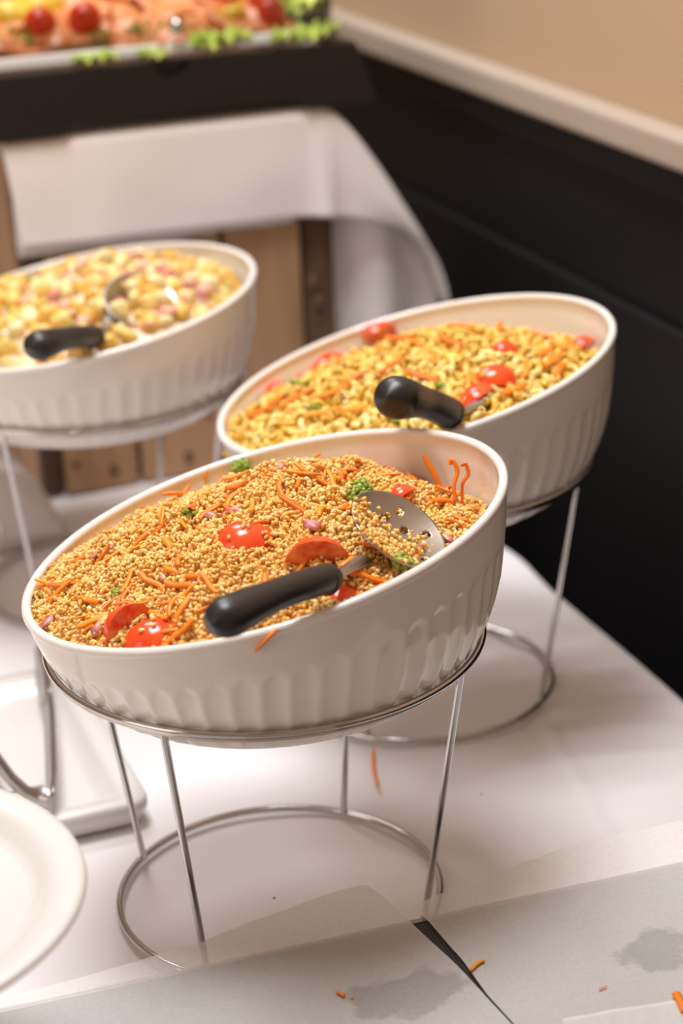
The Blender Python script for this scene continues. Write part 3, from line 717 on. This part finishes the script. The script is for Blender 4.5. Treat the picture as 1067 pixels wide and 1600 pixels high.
# draped cloth over the crate: top, front flap that flares out at the wall side, and the hanging side
dr = empty('crate_cloth', (0, 0, 0)); tag(dr, 'white cloth draped over the wooden crate, flaring out beside the wall', 'cloth')
ZT = .3765; XR = .480
def topz(x):
    if x < .352: return ZT
    return float(np.interp(x, [.352, .366, .385, .414, .456, .470, .478, .480], [ZT, .366, .342, .299, .228, .197, .170, .150]))
def hemz(x):
    return float(np.interp(x, [.012, .30, .342, .37, .40, .43, .455, .472, .48], [.272, .268, .265, .260, .2535, .242, .222, .192, .150]))
xs = np.concatenate([np.linspace(.014, .34, 60), np.linspace(.345, XR, 36)])
xt = np.array([topz(x) for x in xs]); xh = np.array([hemz(x) for x in xs])
for _ in range(4):
    xt[1:-1] = (xt[:-2] + 2 * xt[1:-1] + xt[2:]) / 4; xh[1:-1] = (xh[:-2] + 2 * xh[1:-1] + xh[2:]) / 4
P = []
for i, x in enumerate(xs):
    row = []
    sk = .012 * (1 - sstep(.02, .1, x))
    for y in np.linspace(1.15, .812, 14): row.append((x, y, xt[i] + .0008 * nz(x, y, 0, 15)))
    for a in (.3, .6, .85): row.append((x, .812 - .008 * math.sin(a * PI / 2), xt[i] - .006 * (1 - math.cos(a * PI / 2))))
    for t in np.linspace(.0, 1, 24):
        z = (xt[i] - .006) * (1 - t) + xh[i] * t
        yy = .803 + .004 * nz(x, z, 7, 14) * t - .006 * sstep(.34, .44, x) * math.sin(t * PI) - .004 * t
        yy -= .007 * math.exp(-((x - .345) / .012) ** 2) * t
        row.append((x + .010 * t * (1 - sstep(.014, .1, x)), yy, z))
    P.append(row)
MB().grid(P).build('draped_sheet', M['cloth2'], dr, solid=.0014)
P = []
for x in np.linspace(.012, .302, 40):
    row = []
    for t in np.linspace(0, 1, 8):
        row.append((x + .008, .8075 + .002 * nz(x, t, 3, 12), .36 * (1 - t) + (.262 - .002 * nz(x, 0, 0, 20)) * t))
    P.append(row)
MB().grid(P).build('under_layer', M['cloth2'], dr, solid=.001)
# side hanging and its folded-in front edge
P = []
for x, z in zip(np.concatenate([xs[xs > .36], [.481] * 10]), np.concatenate([xt[xs > .36], np.linspace(.135, -.35, 10)])):
    P.append([(x + .006 * math.sin(y * 50) * sstep(.4, .48, x), y, z - .001) for y in np.linspace(.83, 1.15, 16)])
MB().grid(P).build('side_drop', M['cloth2'], dr, solid=.0012)
P = []
for x in np.linspace(.358, .479, 26):
    row = []
    for t in np.linspace(0, 1, 20):
        zt = topz(x) - .012; z = zt * (1 - t) - .34 * t if x > .42 else zt * (1 - t) + .002 * t
        row.append((x, .826 + .010 * math.sin(x * 70 + 1) + .003 * nz(x, z, 0, 20), z))
    P.append(row)
MB().grid(P).build('folded_edge', M['cloth2'], dr, solid=.0012)
# bunched white cloth against the foot of the crate
P = []
for i in range(24):
    q = i / 23; row = []
    for j in range(48):
        t = j / 47; x = -.32 + .342 * t; y = .700 + .095 * q + .012 * math.sin(x * 14)
        env = math.sin(min(1, q * 1.9) * PI / 2) ** .7 * (1 - sstep(.9, 1, q))
        z = env * (.066 * (1 - abs(2 * t - 1) ** 7) ** .6 + .006 * math.sin(x * 40 + y * 6) + .005 * nz(x, y, 0, 14)) if 0 < j < 47 else 0
        row.append((x, min(y, .798), max(z, 0) + .0008))
    P.append(row)
tag(MB().grid(P).build('bunched_cloth', M['cloth2'], solid=.0012), 'bunched-up white cloth on the table against the foot of the crate', 'cloth')

# ------------------------------------------------------------------ display case on the crate
BX0, BX1, BYF, BYB, BZ = -.16, .405, .797, 1.125, .3785
dc = empty('display_case', (0, 0, 0)); tag(dc, 'black chilled display tray with clear lids on top of the crate', 'display case')
def case_body():
    # front silhouette in x, z : feet at both ends, recess between, finger notch in the top edge
    mid = .192; out = [(BX0, BZ), (BX0 + .235, BZ), (BX0 + .245, BZ + .009), (.316, BZ + .009), (.330, BZ), (BX1, BZ), (BX1 - .018, BZ + .060)]
    for a in np.linspace(0, PI, 11): out.append((mid + .019 * math.cos(a), BZ + .060 - .017 * math.sin(a)))
    out += [(BX0 + .012, BZ + .060)]
    mb = MB(); n_ = len(out); t = .012
    f = [(x, BYF + .012 * (z - BZ) / .06, z) for x, z in out]; b = [(x, BYF + t + .012 * (z - BZ) / .06, z) for x, z in out]
    mb.add(f, [tuple(range(n_))]); mb.add(b, [tuple(range(n_))[::-1]])
    for i in range(n_): j = (i + 1) % n_; mb.add([f[i], f[j], b[j], b[i]], [(0, 3, 2, 1)])
    return mb
case_body().build('front_panel', M['black_plastic'], dc, False, .003)
MB().box((BX0 + .006, BYF + .02, BZ + .004), (BX0 + .018, BYB, BZ + .060)).build('side_panel', M['black_plastic'], dc, False, .002)
mb = MB(); mb.add([(BX1 - .012, BYF + .02, BZ), (BX1, BYF + .012, BZ), (BX1, BYB, BZ), (BX1 - .012, BYB, BZ), (BX1 - .03, BYF + .02, BZ + .06), (BX1 - .018, BYF + .014, BZ + .06), (BX1 - .018, BYB, BZ + .06), (BX1 - .03, BYB, BZ + .06)],
                  [(0, 3, 2, 1), (4, 5, 6, 7), (0, 1, 5, 4), (1, 2, 6, 5), (2, 3, 7, 6), (3, 0, 4, 7)]); mb.build('side_panel', M['black_plastic'], dc, False, .002)
MB().box((BX0 + .006, BYB, BZ + .004), (BX1 - .018, BYB + .012, BZ + .060)).build('back_panel', M['black_plastic'], dc, False, .002)
MB().box((BX0 + .018, BYF + .024, BZ + .012), (BX1 - .03, BYF + .030, BZ + .0595)).build('dark_backing', M['black_plastic'], dc, False, .001)  # black sheet added so the finger notch opens on a dark hollow
MB().box((BX0 + .018, BYF + .034, BZ + .03), (BX1 - .03, BYB, BZ + .052)).build('serving_tray', M['acrylic_edge'], dc, False, .002)
LYF = .835; LZ0, LZ1 = BZ + .066, BZ + .24
for (a, b) in ((-.145, .188), (.194, .362)):
    lid = MB().box((a, LYF, LZ0 + .008), (b, LYF + .003, LZ1)).build('lid', M['acrylic'], dc, False)
    MB().box((a, LYF - .003, LZ0 - .004), (b, LYF + .010, LZ0 + .0075)).build('lid_rail', M['acrylic_edge'], lid, False, .002)
    MB().box((a, LYF + .003, LZ1 - .003), (b, BYB - .01, LZ1)).build('lid_top', M['acrylic'], lid, False)
for x in (.365,):
    MB().box((x, LYF, LZ0), (x + .003, BYB - .01, LZ1)).build('lid_side', M['acrylic'], dc, False)
    MB().box((x - .004, LYF - .002, LZ0 - .004), (x + .006, LYF + .006, LZ1)).build('corner_post', M['acrylic'], dc, False, .001)
q = at_y(276, 40, LYF - .008); V, Fc = ICO3
k_ = link('lid_knob', np_mesh('lid_knob', V * .0085, Fc, M['chrome']), dc, loc=q)
MB().tube([(q[0], LYF - .006, q[2]), (q[0], LYF + .001, q[2])], .004, 10).build('knob_stem', M['chrome'], dc)
# food inside, lying on a sloped bed of salmon
def case_fn(x, y):
    if y < .842 or y > BYB or x < BX0 + .02 or x > BX1 - .03: return None
    return BZ + .056 + .34 * (y - .842)
def salmon(i, x, y, wx, wy, rz):
    P = []
    for a in np.linspace(-1, 1, 18):
        row = []
        for b in np.linspace(-1, 1, 14):
            px, py = wx * a * (1 - .1 * b * b), wy * b * (1 - .15 * a * a)
            row.append((px, py, .005 * math.sin(a * 4 + i) * math.cos(b * 2 + i * 2) + .004 * nz(a + i, b, 0, 2) + .34 * py))
        P.append(row)
    o = MB().grid(P).build('salmon_slice', M['salmon'], solid=.003); o.location = (x, y, (case_fn(x, y) or BZ + .06) + .008 + .0022 * i % .008); o.rotation_euler = (0, 0, rz)
    return tag(o, 'orange smoked salmon slice laid in the display case', 'salmon', 'salmon slices in the display case')
i = 0
for y in (.885, .935, .985, 1.04, 1.085):
    for x in (-.08, -.01, .06, .12, .18, .235, .29):
        salmon(i, x + random.uniform(-.01, .01), y + random.uniform(-.01, .01), .042, .034, random.uniform(-.3, .3)); i += 1
def cherry(u, v, R, lab, y=None):
    p = at_fn(u, v + R * 500, case_fn); V, Fc = ICO3
    e = empty('cherry_tomato', Vector(p) + Vector((0, 0, R * .9 + .008))); e.rotation_euler = (random.uniform(-.5, .5), random.uniform(-.5, .5), 0)
    link('skin', np_mesh('skin', V * R * np.array([1, 1, .94]), Fc, M['tomato']), e)
    MB().tube([(0, 0, R * .88), (0, .001, R * 1.02), (.001, .001, R * 1.12)], .0008, 6).build('stem', M['broccoli_stem'], e)
    tag(e, lab, 'tomato', 'cherry tomatoes in the display case')
for (u, v, R, lab) in [(135, 56, .0175, 'round cherry tomato lying alone before the salmon in the display case'), (66, 62, .0165, 'cherry tomato half hidden by lettuce beside yellow pepper in the display case'), (412, 25, .0165, 'upper cherry tomato of the touching pair in the display case'), (425, 44, .0150, 'lower cherry tomato of the touching pair in the display case'),
                       (330, 2, .0155, 'cherry tomato at the top of the salmon behind the lid joint'), (362, 10, .0150, 'cherry tomato beside yellow pepper strips in the display case'), (4, 14, .0165, 'cherry tomato at the edge of the lid above the yellow pepper')]:
    cherry(u, v, R, lab)
def lettuce(u, v, s, lab, y=None):
    p = at_fn(u, v, case_fn) if y is None else at_y(u, v, y)
    rows = []; sd_ = random.uniform(0, 9)
    for i in range(9):
        q = i / 8; row = []
        for j in range(48):
            th = 2 * PI * j / 48; fr = q ** 2 * .28 * math.sin(th * 9 + sd_) + q ** 2 * .18 * math.sin(th * 17 + sd_ * 2)
            rr = s * q * (1 + .18 * math.sin(th * 3 + sd_))
            row.append((rr * math.cos(th) * 1.25, rr * math.sin(th) * .55, s * (fr + .35 * q * q * (.4 + .6 * math.sin(th + sd_)))))
        rows.append(row)
    o = MB().grid(rows, cv=True).build('lettuce_leaf', M['lettuce'], solid=.0012); o.location = Vector(p) + Vector((0, 0, .007)); o.rotation_euler = (.5, 0, random.uniform(-.4, .4))
    tag(o, lab, 'lettuce', 'lettuce leaves in the display case')
lettuce(346, 70, .023, 'frilly green lettuce leaf poking out at the front near the lid joint', .826)
lettuce(325, 80, .014, 'small lettuce frill next to the finger notch of the display tray', .822)
lettuce(492, 62, .019, 'green lettuce leaf poking out at the corner by the wall', .826)
lettuce(448, 66, .017, 'pale lettuce leaf lying along the front of the lid rail', .828)
lettuce(120, 72, .026, 'pale green lettuce leaf under the lone cherry tomato')
lettuce(75, 80, .022, 'pale green lettuce leaf before the yellow pepper')
lettuce(238, 62, .018, 'small green lettuce leaf below the steel lid knob')
lettuce(150, 102, .017, 'thin strip of lettuce caught under the lid rail', .826)
lettuce(240, 96, .012, 'yellow-green lettuce scrap under the lid rail near the notch', .826)
lettuce(465, 25, .026, 'yellow-green lettuce leaf beside the pair of cherry tomatoes')
lettuce(480, 5, .022, 'loose lettuce leaf in the back corner of the display case')
lettuce(20, 75, .020, 'yellow-green lettuce leaf in the corner of the lid')
for (u, v, s, lab) in [(28, 44, .030, 'yellow pepper chunk beside the half hidden cherry tomato'), (66, 34, .024, 'yellow pepper strip above the half hidden cherry tomato'), (378, 16, .022, 'yellow pepper strip left of the tomato pair'), (440, 0, .022, 'pale yellow pepper strip behind the tomato pair'), (365, 42, .018, 'orange pepper strip before the tomato pair')]:
    p = at_fn(u, v, case_fn); V, Fc = blob(s, s * .7, s * .7, .25)
    tag(link('pepper_piece', np_mesh('pepper_piece', V, Fc, M['pepper']), loc=Vector(p) + Vector((0, 0, .010))), lab, 'pepper', 'yellow pepper in the display case')

# ------------------------------------------------------------------ white tray with tongs
c0 = at_z(238, 1254, .018); TRX1, TRY0 = c0[0], c0[1]; TRX0, TRY1 = TRX1 - .34, TRY0 + .255
def rrect(x0, y0, x1, y1, r_, n=6):
    out = []
    for (cx_, cy_, a0) in ((x1 - r_, y1 - r_, 0), (x0 + r_, y1 - r_, PI / 2), (x0 + r_, y0 + r_, PI), (x1 - r_, y0 + r_, 1.5 * PI)):
        for k in range(n + 1): a = a0 + PI / 2 * k / n; out.append((cx_ + r_ * math.cos(a), cy_ + r_ * math.sin(a)))
    return out
tr = empty('serving_platter', (0, 0, 0)); tag(tr, 'rectangular white porcelain platter with raised rim beside the bulgur stand', 'platter')
loops = [(.010, .001, .012), (.004, .002, .014), (.0, .012, .016), (.0, .018, .016), (.0025, .0205, .014), (.017, .019, .010), (.020, .0165, .010), (.027, .009, .012), (.034, .0075, .012)]
rows = [[(x, y, z) for (x, y) in rrect(TRX0 + i_, TRY0 + i_, TRX1 - i_, TRY1 - i_, r_)] for (i_, z, r_) in loops]
mb = MB().grid(rows, cv=True); nb = len(rows[0]); mb.add(rows[-1], [tuple(range(nb))]); mb.add(rows[0], [tuple(range(nb))[::-1]])
mb.build('platter_dish', M['porcelain'], tr)
# paper napkin lying in the platter
tag(MB().box((TRX0 + .05, TRY0 + .075, .0085), (TRX1 - .065, TRY1 - .06, .0105)).build('paper_napkin', M['porcelain'], None, False, .0008), 'flat folded white napkin lying on the porcelain platter', 'napkin')
tg = empty('serving_tongs', (0, 0, 0)); tag(tg, 'steel serving tongs lying open on the white platter', 'tongs')
def band(pts, wid, th, name, m_):
    rows = []
    for (q, wv) in zip(pts, wid): rows.append(q)
    return rows
def ribbon(pix, zs, widths, name, thick=.0016):
    P = []; pts = [Vector(at_z(u, v, z)) for (u, v), z in zip(pix, zs)]
    for i, q in enumerate(pts):
        t = (pts[min(i + 1, len(pts) - 1)] - pts[max(i - 1, 0)]).normalized(); up = Vector((0, 0, 1)); s_ = t.cross(up).normalized()
        wv = (up * .85 + s_ * .5).normalized()
        P.append([q - wv * widths[i] / 2, q + wv * widths[i] / 2])
    # denser
    D = []
    for i in range(len(P) - 1):
        for k in range(4): t = k / 4; D.append([P[i][0].lerp(P[i + 1][0], t), P[i][1].lerp(P[i + 1][1], t)])
    D.append(P[-1])
    return MB().grid(D).build(name, M['steel'], tg, solid=thick)
ribbon([(76, 1252), (80, 1215), (79, 1170), (77, 1120), (74, 1092)], [.032, .032, .032, .032, .032], [.016, .016, .016, .016, .014], 'arm')
ribbon([(73, 1092), (69, 1068), (64, 1040), (59, 1008)], [.032, .031, .029, .026], [.014, .019, .019, .010], 'gripping_tip')
ribbon([(78, 1250), (62, 1247), (40, 1238), (18, 1218), (0, 1195), (-40, 1140)], [.032, .033, .033, .033, .032, .030], [.016, .014, .010, .010, .011, .012], 'arm')

# ------------------------------------------------------------------ pedestal plate
pe = empty('pedestal_plate', (-.308, -.209, 0)); tag(pe, 'round cream-white plate on a pedestal foot in front of the tongs', 'plate')
def lathe(prof, n=96): return MB().grid([[(r_ * math.cos(2 * PI * k / n), r_ * math.sin(2 * PI * k / n), z) for k in range(n)] for (r_, z) in prof], cv=True)
lathe([(.0001, .188), (.07, .188), (.098, .1885), (.106, .1915), (.110, .1972), (.116, .1985), (.126, .2000), (.130, .1995), (.131, .1975), (.129, .1955), (.110, .190), (.06, .1855), (.0001, .1855)]).build('plate_dish', M['porcelain'], pe)
lathe([(.0001, .187), (.022, .187), (.017, .17), (.012, .12), (.013, .06), (.024, .025), (.052, .010), (.056, .003), (.054, .0005), (.0001, .0005)], 64).build('pedestal_foot', M['porcelain'], pe)

# ------------------------------------------------------------------ perforated tray and baking paper in the foreground
e0, e1 = at_z(0, 1577, .055), at_z(1067, 1347, .055)
ang = math.atan2(e1[1] - e0[1], e1[0] - e0[0])
ft = empty('perforated_tray', (e0[0], e0[1], 0), ang); tag(ft, 'raised black perforated tray under the baking paper', 'tray')
MB().box((-.012, -.40, .044), (.85, -.004, .055)).build('tray_plate', M['tray_perf'], ft, False, .001)
MB().box((-.012, -.004, .040), (.85, .0, .0556)).build('edge_strip', M['steel'], ft, False, .0005)
for x in (.0, .80):
    for y in (-.39, -.06): MB().box((x, y, .0005), (x + .03, y + .03, .044)).build('foot', M['black_plastic'], ft, False, .002)
def paper(top_px, bottom_px, label, zoff, flip=0, edge_drop=.004):
    """sheet between an outline on the tray's far side and one towards the camera"""
    A = [Vector(at_z(u, v, PZ + zoff)) for u, v in top_px]; B = [Vector(at_z(u, v, PZ + zoff)) for u, v in bottom_px]
    def resamp(Q, n):
        d_ = [0]; 
        for i in range(1, len(Q)): d_.append(d_[-1] + (Q[i] - Q[i - 1]).length)
        out = []
        for s_ in np.linspace(0, d_[-1], n): out.append(Vector([float(np.interp(s_, d_, [q[c] for q in Q])) for c in range(3)]))
        return out
    nn = 90; A, B = resamp(A, nn), resamp(B, nn); P = []
    for a, b in zip(A, B):
        row = []
        for t in np.linspace(0, 1, 50) ** 1.6:
            q = a.lerp(b, t); ed = (q.x - e0[0]) * math.sin(ang) * -1 + (q.y - e0[1]) * math.cos(ang)   # beyond the tray edge
            z = q.z + .0006 * (1 + nz(q.x, q.y, zoff * 500, 28)) + .0004 * nz(q.x, q.y, 2, 70)
            if ed > 0: z += .10 * ed * ed * 0 + .0008 * nz(q.x, q.y, 4, 60) + .02 * ed
            row.append((q.x, q.y, z))
        P.append(row)
    o = MB().grid(P).build('baking_paper', M['paper'])
    return tag(o, label, 'paper', 'baking paper sheets on the tray')
paper([(-60, 1580), (0, 1563), (150, 1522), (305, 1478), (400, 1440), (455, 1420), (520, 1397), (565, 1385), (575, 1386), (600, 1405), (632, 1434)],
      [(-80, 2000), (0, 1960), (150, 1920), (300, 1890), (500, 1850), (700, 1800), (900, 1760), (800, 1602), (758, 1557), (712, 1507), (675, 1473), (633, 1438)],
      'translucent baking paper sheet with a pointed corner near the dark gap', 0.0002)
paper([(634, 1421), (690, 1398), (770, 1368), (860, 1335), (935, 1310), (1000, 1298), (1067, 1285), (1200, 1250)],
      [(662, 1432), (702, 1478), (724, 1503), (760, 1555), (802, 1600), (900, 1760), (1100, 1740), (1300, 1700), (1400, 1680)],
      'translucent baking paper sheet right of the dark gap, lapping onto the tablecloth side', 0.0004)
paper([(880, 1593), (960, 1578), (1040, 1566), (1067, 1562), (1200, 1530)], [(900, 1770), (1000, 1760), (1080, 1750), (1180, 1740), (1400, 1700)], 'extra strip of baking paper lying over the other sheets', 0.0022)
for (pts, rr, lab) in [([(735, 1516), (742, 1508), (750, 1502), (756, 1500)], .0016, 'orange carrot scrap on the baking paper beside the dark gap'), ([(526, 1549), (532, 1552), (538, 1556)], .0012, 'small orange crumb left of the grease stain on the paper'),
                       ([(548, 1556), (552, 1558)], .0008, 'tiny orange crumb touching the grease stain'), ([(936, 1546), (942, 1543), (948, 1541)], .0006, 'faint orange crumb on the paper near the extra strip'), ([(1056, 1552), (1064, 1566), (1072, 1582)], .0032, 'yellow food scrap at the end of the extra paper strip')]:
    o = MB().tube([at_z(u, v, PZ + .002 + rr * .4) for u, v in pts], [rr * random.uniform(.7, 1.1) for _ in pts], 7, flat=.6).build('food_scrap', M['carrot']); tag(o, lab, 'crumb')
